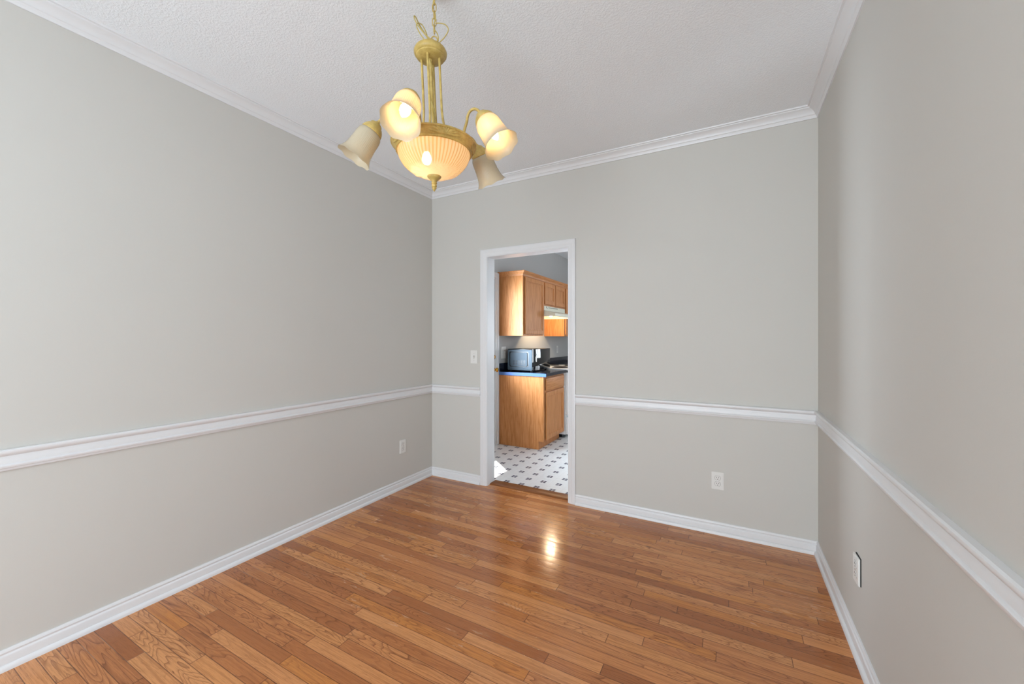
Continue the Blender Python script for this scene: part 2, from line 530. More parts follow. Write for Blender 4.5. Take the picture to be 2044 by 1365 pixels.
SY0, SY1, SZ0, SZ1 = -5.40, -4.10, 0.30, 2.30  # opening of the added side window
rw = MB().box(W, W + T, SY1, 0, 0, H).box(W, W + T, -L, SY0, 0, H).box(W, W + T, SY0, SY1, 0, SZ0).box(W, W + T, SY0, SY1, SZ1, H)
struct(rw, 'wall_right', M_wall, 'plain greige right wall', 0)
sw = MB()
for a_, b_, c_, d_ in ((SY0, SY0 + .05, SZ0, SZ1), (SY1 - .05, SY1, SZ0, SZ1), (SY0 + .05, SY1 - .05, SZ0, SZ0 + .05), (SY0 + .05, SY1 - .05, SZ1 - .05, SZ1), (SY0 + .05, SY1 - .05, 1.28, 1.33)):
    sw.box(W + .04, W + .09, a_, b_, c_, d_)
struct(sw, 'added_window_3', M_trim, None, 0)
bk = MB().box(0, DX0 - 0.018, 0, T, 0, H).box(DX1 + 0.018, W + T, 0, T, 0, H).box(DX0 - 0.018, DX1 + 0.018, 0, T, DZ + 0.018, H)
struct(bk, 'wall_back', M_wall, 'greige back wall with the doorway to the kitchen', 0)
# front wall (behind the camera) with one wide window added for light
WX0, WX1, WZ0, WZ1 = 0.70, 2.70, 0.14, 2.36
fr = MB().box(-0.15, WX0, -L - 0.15, -L, 0, H).box(WX1, W + T, -L - 0.15, -L, 0, H)
fr.box(WX0, WX1, -L - 0.15, -L, 0, WZ0).box(WX0, WX1, -L - 0.15, -L, WZ1, H)
struct(fr, 'wall_front', M_wall, None, 0)
wf = MB().box(WX0, WX0 + .05, -L - .10, -L - .05, WZ0, WZ1).box(WX1 - .05, WX1, -L - .10, -L - .05, WZ0, WZ1)
wf.box(WX0 + .05, WX1 - .05, -L - .10, -L - .05, WZ0, WZ0 + .05).box(WX0 + .05, WX1 - .05, -L - .10, -L - .05, WZ1 - .05, WZ1)
for xm in (1.37, 2.03): wf.box(xm - .025, xm + .025, -L - .10, -L - .05, WZ0 + .05, WZ1 - .05)
struct(wf, 'added_window_1', M_trim, None, 0)

# kitchen walls
kl = MB().box(-0.15, 0, 0, EY0, 0, H).box(-0.15, 0, EY1, KD, 0, H).box(-0.15, 0, EY0, EY1, EZ, H)
struct(kl, 'wall_kitchen_left', M_kwall, 'dim-toned kitchen wall behind the cabinets', 0)
kb = MB().box(-0.15, KX0, KD, KD + .15, 0, H).box(KX1, KW + .15, KD, KD + .15, 0, H).box(KX0, KX1, KD, KD + .15, 0, KZ0).box(KX0, KX1, KD, KD + .15, KZ1, H)
struct(kb, 'wall_kitchen_back', M_kwall, None, 0)
struct(MB().box(KW, KW + .15, 0, KD, 0, H), 'wall_kitchen_right', M_kwall, None, 0)
struct(MB().box(W + T, KW, 0, T, 0, H), 'wall_kitchen_front', M_kwall, None, 0)
kwf = MB()
xm = (KX0 + KX1) / 2
for a_, b_, c_, d_ in ((KX0, KX0 + .05, KZ0, KZ1), (KX1 - .05, KX1, KZ0, KZ1), (KX0 + .05, KX1 - .05, KZ0, KZ0 + .05), (KX0 + .05, KX1 - .05, KZ1 - .05, KZ1), (xm - .02, xm + .02, KZ0 + .05, KZ1 - .05)):
    kwf.box(a_, b_, KD + .05, KD + .10, c_, d_)
struct(kwf, 'added_window_2', M_trim, None, 0)

# ------------------------------------------------------------------ mouldings
CH = 0.066
crown = [(0, H - CH), (.007, H - CH), (.009, H - CH + .010), (.012, H - CH + .013), (.013, H - CH + .017), (.018, H - CH + .020),
         (.021, H - CH + .028), (.027, H - CH + .037), (.036, H - CH + .045), (.047, H - CH + .050), (.050, H - CH + .052),
         (.051, H - CH + .057), (.060, H - CH + .058), (.062, H), (0, H)]
rail = [(0, .787), (.010, .787), (.013, .792), (.013, .796), (.018, .798), (.021, .803), (.021, .808), (.018, .812), (.0145, .814),
        (.0145, .823), (.013, .836), (.0105, .842), (.0105, .845), (.016, .848), (.022, .855), (.024, .861), (.023, .867), (.018, .871), (0, .871)]
base = [(0, 0), (.024, 0), (.0235, .010), (.020, .018), (.0155, .0215), (.0125, .022), (.0125, .052), (.011, .057), (.0075, .060),
        (.0075, .064), (.010, .068), (.0085, .074), (.005, .0795), (0, .0795)]
LB, RB = (0, 0, 0), (W, 0, 0)
y0 = -L
CX0, CX1 = DX0 - .006 - .064, DX1 + .006 + .058   # outside edges of the door casing
for nm, prof, lab in (('trim', crown, 'crown moulding'), ('trim', rail, 'chair rail'), ('baseboard', base, 'baseboard')):
    pre = 'white painted %s along the ' % lab
    a = MB().sweep((0, -3.75, 0), (0, 0, 0), (1, 0, 0), prof, 0, 1)
    c = MB().sweep((W, 0, 0), (W, -3.75, 0), (-1, 0, 0), prof, 1, 0)
    i0 = {'crown moulding': 1, 'chair rail': 5, 'baseboard': 0}[lab]
    if lab == 'baseboard':
        struct(a, 'baseboard_left', M_trim, pre + 'left wall'); struct(c, 'baseboard_right', M_trim, pre + 'right wall')
        struct(MB().sweep((0, 0, 0), (CX0, 0, 0), (0, -1, 0), prof, 1, 0), 'baseboard_back_left', M_trim, 'short white baseboard left of the doorway')
        struct(MB().sweep((CX1, 0, 0), (W, 0, 0), (0, -1, 0), prof, 0, 1), 'baseboard_back_right', M_trim, 'white baseboard right of the doorway')
    elif lab == 'chair rail':
        struct(a, 'trim_5', M_trim, pre + 'left wall'); struct(c, 'trim_6', M_trim, pre + 'right wall')
        struct(MB().sweep((0, 0, 0), (CX0, 0, 0), (0, -1, 0), prof, 1, 0), 'trim_7', M_trim, 'short white chair rail left of the doorway')
        struct(MB().sweep((CX1, 0, 0), (W, 0, 0), (0, -1, 0), prof, 0, 1), 'trim_8', M_trim, 'white chair rail right of the doorway')
    else:
        struct(a, 'trim_1', M_trim, pre + 'left wall'); struct(c, 'trim_2', M_trim, pre + 'right wall')
        struct(MB().sweep((0, 0, 0), (W, 0, 0), (0, -1, 0), prof, 1, 1), 'trim_3', M_trim, pre + 'back wall')

# doorway: jamb lining and colonial casing
jb = MB().box(DX0 - .018, DX0, -.004, T + .004, 0, DZ).box(DX1, DX1 + .018, -.004, T + .004, 0, DZ)
jb.box(DX0 - .018, DX1 + .018, -.004, T + .004, DZ, DZ + .018)
struct(jb, 'trim_9', M_trim, 'white jamb lining of the kitchen doorway', 0)


def casing_prof(wd):
    # (across from the inner edge, out from wall)
    return [(0, 0), (0, .008), (.004, .010), (.010, .011), (.016, .0115), (.022, .012), (.026, .0145), (.031, .016), (.036, .0155), (.044, .0165), (wd - .008, .017), (wd - .002, .015), (wd, .011), (wd, 0)]


def casing(x0, x1, z1, wl, wr, yw, sgn):
    """left leg, head and right leg mitred round an opening in a wall facing -y (sgn=-1)"""
    mb = MB()
    pl, pr = casing_prof(wl), casing_prof(wr); n = len(pl)
    wt = 0.064
    ph = casing_prof(wt)
    st = []
    st.append([(x0 - p[0], p[1], 0) for p in pl])
    st.append([(x0 - pl[i][0], ph[i][1], z1 + ph[i][0]) for i in range(n)])
    st.append([(x1 + pr[i][0], ph[i][1], z1 + ph[i][0]) for i in range(n)])
    st.append([(x1 + p[0], p[1], 0) for p in pr])
    vs = [(x, yw + sgn * o, z) for s_ in st for x, o, z in s_]
    fs = []
    for k in range(3):
        for i in range(n):
            j = (i + 1) % n
            fs.append((k * n + i, k * n + j, (k + 1) * n + j, (k + 1) * n + i))
    fs += [tuple(range(n)), tuple(range(3 * n, 4 * n))]
    return mb.add(vs, fs)


struct(casing(DX0 - .006, DX1 + .006, DZ + .004, .064, .058, 0, -1), 'trim_10', M_trim, 'white casing around the kitchen doorway')
struct(MB().prism([(.036, 0), (.040, .006), (.050, .010), (.135, .010), (.152, .004), (.155, 0)], DX0, DX1, 'x'), 'trim_11', M_strip, 'brown wood threshold strip in the doorway')

# ------------------------------------------------------------------ outside door in the kitchen's left wall
fl = MB().box(-.13, .004, EY0 - .0, EY0 + .02, 0, EZ).box(-.13, .004, EY1 - .02, EY1, 0, EZ).box(-.13, .004, EY0 + .02, EY1 - .02, EZ - .02, EZ)
struct(fl, 'trim_12', M_trim, None, 0)
cs = MB()
for a, b in (((0, EY0 - .058), (0, 0)),):
    cs.box(0, .017, EY0 - .055, EY0 + .006, 0, EZ + .055, .003)
    cs.box(0, .010, EY1 - .006, EY1 + .026, 0, EZ - .006, .003).box(0, .017, EY1 + .022, EY1 + .060, 0, EZ + .055, .004)
    cs.box(0, .017, EY0 + .006, EY1 + .022, EZ - .006, EZ + .055, .003)
struct(cs, 'trim_13', M_trim, 'white casing of the outside door beside the cabinets')
d0, d1 = EY0 + .022, EY1 - .022
door = MB()
gy0, gy1, gz0, gz1 = d0 + .105, d1 - .19, .92, 1.90
door.box(-.048, -.004, d0, gy0, .012, EZ - .022).box(-.048, -.004, gy1, d1, .012, EZ - .022)
door.box(-.048, -.004, gy0, gy1, .012, gz0).box(-.048, -.004, gy0, gy1, gz1, EZ - .022)
dr = struct(door, 'door_1', M_trim, 'white outside door at the left of the kitchen', 0)
MB().box(-.028, -.024, gy0, gy1, gz0, gz1).build('pane', M_pane, dr, 0)
ky = EY1 - .050
rot_x = Matrix.Rotation(R(90), 4, 'Y')   # local +z -> +x
knob = MB().lathe([(0, -.004), (.032, -.004), (.032, .003), (.026, .008), (.011, .011), (.010, .028), (.016, .032), (.025, .040), (.028, .050), (.025, .058), (.015, .064), (0, .066)], 28,
                  Matrix.Translation((0, ky, .931)) @ rot_x)
knob.build('door_knob', M_brass, dr, label='round brass door knob')
db = MB().lathe([(0, -.004), (.031, -.004), (.031, .006), (.024, .013), (.010, .014), (0, .014)], 28, Matrix.Translation((0, ky, 1.085)) @ rot_x)
db.box(.008, .026, ky - .004, ky + .004, 1.069, 1.101, .002)
db.build('deadbolt', M_brass, dr, label='brass deadbolt with thumb turn')


# ------------------------------------------------------------------ outlets and switches (local: plate in the x-z plane, facing -y)
def plate_mesh(wd=.070, ht=.1145):
    mb = MB()
    mb.prism(rrect(-wd / 2, wd / 2, -ht / 2, ht / 2, .004, 3), -.0045, .0, 'y')
    mb.prism(rrect(-wd / 2 + .004, wd / 2 - .004, -ht / 2 + .004, ht / 2 - .004, .003, 3), -.0062, -.0045, 'y')
    return mb


def outlet(label, loc, rz, gap=False, tilt=0.0, wd=.070, ht=.1145):
    t = thing('wall_outlet', label, 'outlet', loc, rz, None)
    off = -.005 if gap else 0
    tm = Matrix.Translation((0, off, 0)) @ Matrix.Rotation(tilt, 4, 'Z') if gap else Matrix.Identity(4)
    p = plate_mesh(wd, ht); p.v = [tuple(tm @ Vector(v)) for v in p.v]
    p.build('cover_plate', M_plate, t)
    if gap:
        MB().box(-.029, .0376, -.004, 0, -.054, .0592).build('gap_shadow', M_dark, t, 0, label='painted shadow in the gap behind the loose plate')  # dark sheet painted in for the shadow behind the plate
    for zc in (.0195, -.0195):
        f = MB()
        o_ = [(.0172 * math.cos(a), zc + max(-.0135, min(.0135, .0172 * math.sin(a)))) for a in [2 * math.pi * i / 28 for i in range(28)]]
        f.prism(o_, -.0076, -.006, 'y', tm)
        face = f.build('receptacle', M_plate, t)
        sl = MB()
        sl.box(-.0075, -.0050, -.0080, -.0070, zc - .0005, zc + .0075, 0, tm).box(.0050, .0075, -.0080, -.0070, zc + .0005, zc + .0075, 0, tm)
        sl.prism([(.0026 * math.cos(R(18 * i)), zc - .0075 + .0028 * math.sin(R(18 * i))) for i in range(20)], -.0080, -.0070, 'y', tm)
        sl.build('slots', M_dark, face, 0)
        rg = MB(); rg.ring([(x * 1.07, zc + (z_ - zc) * 1.08) for x, z_ in o_], o_, -.0064, -.0061, 'y', tm)
        rg.build('rim', M_grey, face, 0)
    MB().lathe([(0, 0), (.0028, 0), (.0022, .001), (0, .0012)], 12, tm @ Matrix.Translation((0, -.0064, 0)) @ Matrix.Rotation(R(90), 4, 'X')).build('screw', M_chrome, t)
    return t


def switch(label, loc, rz, wd=.072, ht=.1155):
    t = thing('light_switch', label, 'switch', loc, rz)
    plate_mesh(wd, ht).build('cover_plate', M_plate, t)
    MB().ring(rrect(-.0062, .0062, -.0135, .0135, .001, 2), rrect(-.0045, .0045, -.0118, .0118, .001, 2), -.0066, -.006, 'y').build('slot_frame', M_grey, t, 0)
    MB().prism([(-.006, .004), (-.019, .0095), (-.0195, .006), (-.006, -.006)], -.0042, .0042, 'x').build('toggle', M_plate, t)
    for zc in (.030, -.030):
        MB().lathe([(0, 0), (.003, 0), (.0024, .001), (0, .0012)], 12, Matrix.Translation((0, -.0062, zc)) @ Matrix.Rotation(R(90), 4, 'X')).build('screw', M_chrome, t)
    return t


outlet('white duplex outlet on the left wall near the corner', (0, -.394, .363), R(90), wd=.074)
outlet('white duplex outlet low on the back wall right of the doorway', (2.4525, 0, .355), 0, wd=.074)
outlet('loose white outlet plate on the right wall with a dark gap behind it', (W, -.872, .350), R(-90), gap=True, tilt=R(1.4), wd=.074)
switch('white toggle light switch beside the left casing of the doorway', (.490, 0, 1.143), 0, .074, .118)

# ------------------------------------------------------------------ chandelier
AX, AY = 1.499, -1.78
ch = thing('chandelier', 'antique gold chandelier with bell glass shades and frosted glass bowl', 'chandelier', (AX, AY, 0))
# ceiling canopy, chain, cord
MB().lathe([(0, H), (.062, H), (.062, H - .008), (.055, H - .020), (.030, H - .030), (.012, H - .034), (0, H - .034)], 40).build('ceiling_canopy', M_gold, ch)
cn = MB(); zt = H - .030; pitch = .0285; k = 0
while zt - k * pitch > 2.515:
    zc = zt - .012 - k * pitch; a = R(90 * (k % 2) + 25)
    pts = []
    for i in range(20):
        q = 2 * math.pi * i / 20
        x = .0075 * math.cos(q); z = .0105 * math.sin(q) + (.0065 if math.sin(q) > 0 else -.0065)
        pts.append((x * math.cos(a), x * math.sin(a), zc + z))
    cn.tube(pts, .0019, 8, True); k += 1
cn.build('chain', M_gold, ch)
zl = zt - .012 - (k - 1) * pitch - .017
loop = MB().tube([(.0125 * math.cos(q) * .88, .0125 * math.cos(q) * .48, 2.488 + .0155 * math.sin(q)) for q in [2 * math.pi * i / 24 for i in range(24)]], .0024, 8, True)
loop.build('hanging_loop', M_gold, ch)


def crv(pts, n=10):
    """Catmull-Rom through points"""
    P = [Vector(p) for p in pts]; P = [P[0]] + P + [P[-1]]; out = []
    for i in range(1, len(P) - 2):
        for j in range(n):
            t = j / n; a, b, c_, d = P[i - 1], P[i], P[i + 1], P[i + 2]
            out.append(.5 * ((2 * b) + (c_ - a) * t + (2 * a - 5 * b + 4 * c_ - d) * t * t + (3 * b - a - 3 * c_ + d) * t ** 3))
    out.append(P[-2]); return out


def side(u, z, w_=0.0):
    # u across the room (roughly level with the doorway wall's view), w_ in depth
    return (u * .878 - w_ * .478, u * .478 + w_ * .878, z)


cord = MB()
cord.tube(crv([side(.004, H - .03, .004), side(-.006, 2.63, .006), side(.006, 2.58, -.004), side(-.003, 2.545, .006), side(.012, 2.515, .004), side(.016, 2.490, 0), side(.010, 2.462, -.006)]), .0022, 8)
cord.tube(crv([side(.010, 2.470, -.006), side(-.018, 2.484, -.018), side(-.046, 2.512, -.022), side(-.068, 2.546, -.018), side(-.077, 2.572, -.012), side(-.072, 2.574, -.006), side(-.060, 2.552, .002),
               side(-.042, 2.524, .006), side(-.018, 2.490, .004), side(.006, 2.472, -.008)]), .0023, 8)
cord.tube(crv([side(.006, 2.468, 0), side(-.036, 2.482, -.012), side(-.062, 2.520, -.016), side(-.066, 2.546, -.01), side(-.050, 2.550, 0), side(-.036, 2.530, .008), side(-.024, 2.498, .01), side(.008, 2.474, .004)]), .0023, 8)
cord.tube(crv([side(.004, 2.474, .010), side(-.024, 2.482, .012), side(-.030, 2.494, .006), side(-.008, 2.488, -.006), side(.014, 2.470, -.006)]), .0023, 8)
cord.tube(crv([side(.010, 2.470, 0), side(.042, 2.482, -.02), side(.060, 2.507, -.028), side(.046, 2.534, -.02), side(.018, 2.552, -.004), side(.004, 2.556, .004)]), .0020, 8)
for dz in (0, .006, .012):
    cord.tube([(.0105 * math.cos(q) + .004, .0105 * math.sin(q), 2.466 + dz + .003 * math.sin(2 * q)) for q in [2 * math.pi * i / 20 for i in range(20)]], .0022, 8, True)
cord.build('lamp_cord', M_cord, ch)

LX, LY = -.0130, -.0070      # the cap hangs a little off the bowl's centre
capm = Matrix.Translation((LX, LY, 0))


def lean(z):
    t = max(0.0, min(1.0, (z - 2.08) / .33)); return LX * t, LY * t


# upper cap
MB().lathe([(0, 2.470), (.010, 2.470), (.014, 2.466), (.030, 2.464), (.048, 2.458), (.060, 2.448), (.0645, 2.438), (.0635, 2.431), (.058, 2.424), (.0555, 2.423),
            (.055, 2.419), (.050, 2.415), (.030, 2.411), (.012, 2.410), (0, 2.410)], 56, capm).build('upper_cap', M_gold, ch)
# stem and four rods
st = MB().lathe([(0, 2.412), (.009, 2.412), (.009, 2.404), (.0062, 2.40), (.0062, 2.12), (.010, 2.112), (.013, 2.095), (.020, 2.080), (0, 2.080)], 20)
st.v = [(x + lean(z)[0], y + lean(z)[1], z) for x, y, z in st.v]
st.build('stem', M_gold, ch)
wire = MB(); pts = []
for i in range(70):
    q = i * .42; t = i / 69
    pts.append(((.0078 + .0012 * math.sin(i * 1.7)) * math.cos(q * .35 - 1.2), (.0078 + .0012 * math.sin(i * 1.7)) * math.sin(q * .35 - 1.2), 2.405 - t * .27))
wire.tube([(x + lean(z)[0], y + lean(z)[1], z) for x, y, z in pts], .0024, 7)
wire.build('stem_cord', M_cord, ch, label='cord wound down the stem')
for i in range(4):
    a = R(-28 - 40 + 90 * i)
    p = [(.036, 2.413), (.036, 2.36), (.036, 2.28), (.0365, 2.21), (.039, 2.175), (.0435, 2.145), (.050, 2.118), (.060, 2.093), (.070, 2.078)]
    MB().tube([(r * math.cos(a) + lean(z)[0], r * math.sin(a) + lean(z)[1], z) for r, z in p], .0048, 10).build('rod', M_gold, ch)

# rim (band with leaf relief), pan and glass bowl
RZ = 2.074
rim = MB().lathe([(.118, RZ + .004), (.150, RZ + .004), (.1615, RZ + .003), (.1655, RZ), (.1665, RZ - .003), (.1650, RZ - .0055), (.1620, RZ - .0065), (.1600, RZ - .008),
                  (.1550, RZ - .0165), (.1490, RZ - .0255), (.1470, RZ - .0275), (.1478, RZ - .030), (.1470, RZ - .034), (.1430, RZ - .036), (.1400, RZ - .033), (.1380, RZ - .026), (.150, RZ - .008), (.145, RZ), (.118, RZ)], 96)
rim_o = rim.build('rim', M_gold, ch)
MB().lathe([(0, RZ + .006), (.120, RZ + .004), (.120, RZ - .001), (0, RZ + .001)], 48).build('top_pan', M_gold, ch)


def leaf_cluster(phi):
    """embossed daisy leaves on the sloped band, centred at azimuth phi"""
    mb = MB()
    nrm = Vector((.85, 0, -.53)); upv = Vector((.53, 0, .85)); tan = Vector((0, 1, 0))
    c0 = Vector((.1500, 0, RZ - .0245))
    spec = [(-74, .026, .0042), (-50, .023, .0042), (-25, .0205, .0040), (0, .0195, .0040), (25, .0205, .0040), (50, .023, .0042), (74, .026, .0042),
            (-83, .050, .0044), (83, .050, .0044), (-70, .042, .0046), (70, .042, .0046), (-58, .034, .0044), (58, .034, .0044)]
    for ang, ln, wd in spec:
        ln *= 1.25; wd *= 1.15
        d = upv * math.cos(R(ang)) + tan * math.sin(R(ang)); sdv = nrm.cross(d)
        c = c0 + d * ln * .52
        # follow the round band
        ph2 = c.y / .155; rr = c.x
        m = Matrix((( d.x * ln * .5, sdv.x * wd, nrm.x * .0030, 0), (d.y * ln * .5, sdv.y * wd, nrm.y * .0030, 0), (d.z * ln * .5, sdv.z * wd, nrm.z * .0030, 0), (0, 0, 0, 1)))
        c.y = 0
        mb.ball((0, 0, 0), 1, 1, 1, 10, 6, Matrix.Rotation(phi + ph2, 4, 'Z') @ Matrix.Translation(c) @ m)
    mb.ball((0, 0, 0), 1, 1, 1, 10, 6, Matrix.Rotation(phi, 4, 'Z') @ Matrix.Translation(c0) @ Matrix.Diagonal((.0032, .005, .004, 1)))
    return mb


PH = -71.0
for i in range(5):
    leaf_cluster(R(PH + 36 + 72 * i)).build('leaf_ornament', M_gold, rim_o)

bp = []
for i in range(30):
    t = i / 29
    q = t * math.pi / 2
    bp.append((.1400 * math.cos(q) ** .86 if t < 1 else 0.0, RZ - .030 - .096 * math.sin(q) ** 1.12))


def bowl_mod(a, i, r, z):
    if r < .02: return r, z
    fade = min(1, (r - .02) / .05)
    k = .0015 * math.cos(60 * a) * fade if r > .085 else 0.0
    # pressed flower relief in the lower half
    b = .0024 * math.exp(-((r - .082) / .026) ** 2) * (math.sin(9 * (a + 18 * (r - .08))) * math.cos(5 * a))
    return r + k + b, z - b * .6


MB().lathe(bp, 240, None, bowl_mod).build('glass_bowl', M_bowl, ch, 60)
zb = RZ - .125
fin = MB().lathe([(0, zb + .006), (.024, zb + .004), (.0275, zb + .001), (.0270, zb - .002), (.022, zb - .008), (.014, zb - .014), (.0105, zb - .020), (.0090, zb - .0235), (.0110, zb - .025), (.0110, zb - .028),
                  (.0080, zb - .0295), (.0095, zb - .033), (.0105, zb - .037), (.0090, zb - .041), (.0065, zb - .0425), (.0090, zb - .0445), (.0088, zb - .047), (.0065, zb - .050), (.0035, zb - .056), (0, zb - .060)], 32)
fin.build('finial', M_gold, ch)
# lamps in the bowl
for sx, sy in ((-.026, -.014),):
    MB().lathe([(0, RZ), (.013, RZ), (.013, RZ - .030), (0, RZ - .030)], 16, Matrix.Translation((sx, sy, 0))).build('bowl_socket', M_gold, ch)
    MB().lathe([(0, RZ - .028), (.010, RZ - .030), (.016, RZ - .042), (.019, RZ - .056), (.016, RZ - .068), (.009, RZ - .076), (0, RZ - .079)], 20, Matrix.Translation((sx, sy, 0))).build('bowl_bulb', M_bowlbulb, ch, label='lit bulb glowing through the bowl')

# arms with fitters, glass bells and lamps; the far arm carries no glass
TILT = R(32.5)
lobes = 8


def bell_mod(a, i, r, z):
    t = -z / .165
    k = max(0.0, (t - .62) / .38)
    f = .00045 * math.cos(54 * a) * max(0.0, min(1.0, (t - .33) / .1)) * max(0.0, min(1.0, (.80 - t) / .08))
    lf = .0011 * math.exp(-((t - .66) / .10) ** 2) * math.cos(4 * a) * math.sin(60 * t + 9 * a)
    return .965 * (r + f + lf) * (1 + .020 * k * k * math.cos(lobes * a)), z - .0018 * k * k * math.cos(lobes * a)


bell = [(.0300, -.037), (.0360, -.0415), (.0415, -.0455), (.0460, -.053), (.0480, -.064), (.0485, -.080), (.0490, -.096), (.0502, -.112), (.0525, -.127), (.0562, -.142), (.0615, -.154), (.0660, -.161), (.0685, -.165),
        (.0668, -.1635), (.0598, -.154), (.0543, -.142), (.0505, -.127), (.0482, -.112), (.0470, -.096), (.0465, -.080), (.0460, -.064), (.0440, -.053), (.0400, -.0470), (.0350, -.043), (.0290, -.039)]
bell_f = []
for (r0, z0), (r1, z1) in zip(bell, bell[1:]):
    bell_f += [(r0, z0), ((r0 + r1) / 2, (z0 + z1) / 2)]
bell_f.append(bell[-1])
for i in range(5):
    a = R(PH + 72 * i)
    ra = Matrix.Rotation(a, 4, 'Z')
    p = [(.140, 2.076), (.143, 2.098), (.150, 2.116), (.155, 2.131), (.157, 2.143), (.163, 2.157), (.175, 2.166), (.190, 2.166), (.203, 2.158), (.2155, 2.142)]
    pts = [ra @ Vector((q.x, q.y, q.z)) for q in crv([(r, 0, z) for r, z in p], 5)]
    arm = MB().tube(pts, .0052, 12)
    arm.lathe([(0, 0), (.010, 0), (.010, .004), (.006, .008), (0, .008)], 16, ra @ Matrix.Translation((.140, 0, RZ + .003)))
    arm_o = arm.build('arm', M_gold, ch)
    hm = ra @ Matrix.Translation((.215, 0, 2.143)) @ Matrix.Rotation(-TILT, 4, 'Y')
    fit = MB().lathe([(0, .006), (.007, .006), (.009, .002), (.012, -.001), (.018, -.004), (.022, -.008), (.024, -.013), (.025, -.015), (.029, -.018), (.034, -.025), (.0375, -.032), (.0395, -.038), (.0400, -.042), (.0380, -.044), (.035, -.040), (.030, -.028), (.020, -.014), (0, -.010)], 40, hm)
    fit_o = fit.build('shade_holder', M_gold, arm_o)
    leaf = MB()
    for j in range(6):
        b = 2 * math.pi * j / 6
        leaf.ball((0, 0, 0), 1, 1, 1, 8, 6, hm @ Matrix.Rotation(b, 4, 'Z') @ Matrix.Translation((.0325, 0, -.026)) @ Matrix.Rotation(R(-28), 4, 'Y') @ Matrix.Diagonal((.0025, .007, .010, 1)))
    MB().lathe([(0, -.010), (.0105, -.010), (.0105, -.060), (.0115, -.060), (.0115, -.064), (0, -.064)], 16, hm).build('socket', M_plate, arm_o)
    if i == 3: continue
    MB().lathe(bell_f, 216, hm, bell_mod).build('glass_shade', M_frost, arm_o, 60, **({'label': 'lit frosted bell glass'} if i in (0, 1) else {'label': 'unlit frosted bell glass'}))
    bl = MB().lathe([(0, -.062), (.009, -.064), (.011, -.070), (.0165, -.082), (.0185, -.092), (.0175, -.104), (.0125, -.118), (.0060, -.130), (.0020, -.137), (0, -.138)], 24, hm)
    bl.build('bulb', M_bulb if i in (0, 1) else M_clear, arm_o)


# ------------------------------------------------------------------ kitchen cabinets (face +x)
def cab_door(parent, y0, y1, z0, z1, xf, name='door', fw=.055, label=None):
    th = .019
    o_ = [(y0, z0), (y1, z0), (y1, z1), (y0, z1)]
    i_ = [(y0 + fw, z0 + fw), (y1 - fw, z0 + fw), (y1 - fw, z1 - fw), (y0 + fw, z1 - fw)]
    fr_ = MB().ring(o_, i_, xf, xf + th, 'x')
    d = fr_.build(name, M_oak, parent, 0)
    bev = d.modifiers.new('bevel', 'BEVEL'); bev.width = .004; bev.segments = 2; bev.limit_method = 'ANGLE'
    g = .010
    pn = MB().box(xf + .003, xf + .009, y0 + fw - .004, y1 - fw + .004, z0 + fw - .004, z1 - fw + .004)
    pn.ring([(y0 + fw - .001, z0 + fw - .001), (y1 - fw + .001, z0 + fw - .001), (y1 - fw + .001, z1 - fw + .001), (y0 + fw - .001, z1 - fw + .001)],
            [(y0 + fw + g, z0 + fw + g), (y1 - fw - g, z0 + fw + g), (y1 - fw - g, z1 - fw - g), (y0 + fw + g, z1 - fw - g)], xf + .009, xf + .013, 'x')
    pn.build('panel', M_oak, d, 0)
    return d


BX, UX = .610, .330
# base cabinet with a toe notch
b1 = thing('base_cabinet', 'honey oak base cabinet under the blue countertop by the microwave', 'cabinet', (0, 0, 0))
prof = [(.004, .002), (BX - .062, .002), (BX - .062, .098), (BX - .018, .098), (BX - .018, .860), (.004, .860)]
MB().prism(prof, 1.262, 1.905, 'y').build('body', M_oak, b1, 0)
ff = MB().box(BX - .018, BX, 1.262, 1.302, .098, .860).box(BX - .018, BX, 1.868, 1.905, .098, .860)
ff.box(BX - .018, BX, 1.302, 1.868, .098, .118).box(BX - .018, BX, 1.302, 1.868, .660, .700).box(BX - .018, BX, 1.302, 1.868, .828, .860)
ff.build('face_frame', M_oak, b1, 0)
cab_door(b1, 1.318, 1.880, .105, .672, BX)
drw = MB().box(BX, BX + .019, 1.318, 1.880, .693, .838, .004); drw.build('drawer', M_oakh, b1)
b2 = thing('base_cabinet', 'oak base cabinet beyond the white range', 'cabinet', (0, 0, 0))
MB().prism(prof, 2.70, 3.95, 'y').build('body', M_oak, b2, 0)
cab_door(b2, 2.73, 3.30, .105, .672, BX - .018); cab_door(b2, 3.34, 3.90, .105, .672, BX - .018)
MB().box(BX - .018, BX + .001, 2.73, 3.90, .693, .838, .004).build('drawer', M_oakh, b2)


def counter(label, y0, y1, splash0, splash1):
    t = thing('countertop', label, 'countertop', (0, 0, 0))
    MB().prism([(0, .862), (.646, .862), (.651, .866), (.651, .895), (.646, .900), (0, .900)], y0 + .004, y1, 'y').build('slab', M_lam_shade, t, 0)
    MB().prism([(0, .862), (.646, .862), (.651, .866), (.651, .895), (.646, .900), (0, .900)], y0, y0 + .004, 'y').build('lit_end', M_lam_lit, t, 0, label='countertop end in its door-lit blue')
    MB().box(.001, .020, splash0, splash1, .900, 1.000, .003).build('backsplash', M_lam_shade, t)
    return t


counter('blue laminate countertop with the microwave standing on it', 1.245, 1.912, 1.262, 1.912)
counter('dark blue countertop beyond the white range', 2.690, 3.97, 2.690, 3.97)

# wall cabinets
CZ0, CZ1 = 1.345, 2.085
ccp = [(0, CZ1 - .012), (.004, CZ1 - .012), (.008, CZ1), (.010, CZ1 + .008), (.018, CZ1 + .016), (.030, CZ1 + .026), (.034, CZ1 + .034), (.040, CZ1 + .036), (.040, CZ1 + .044), (0, CZ1 + .044)]


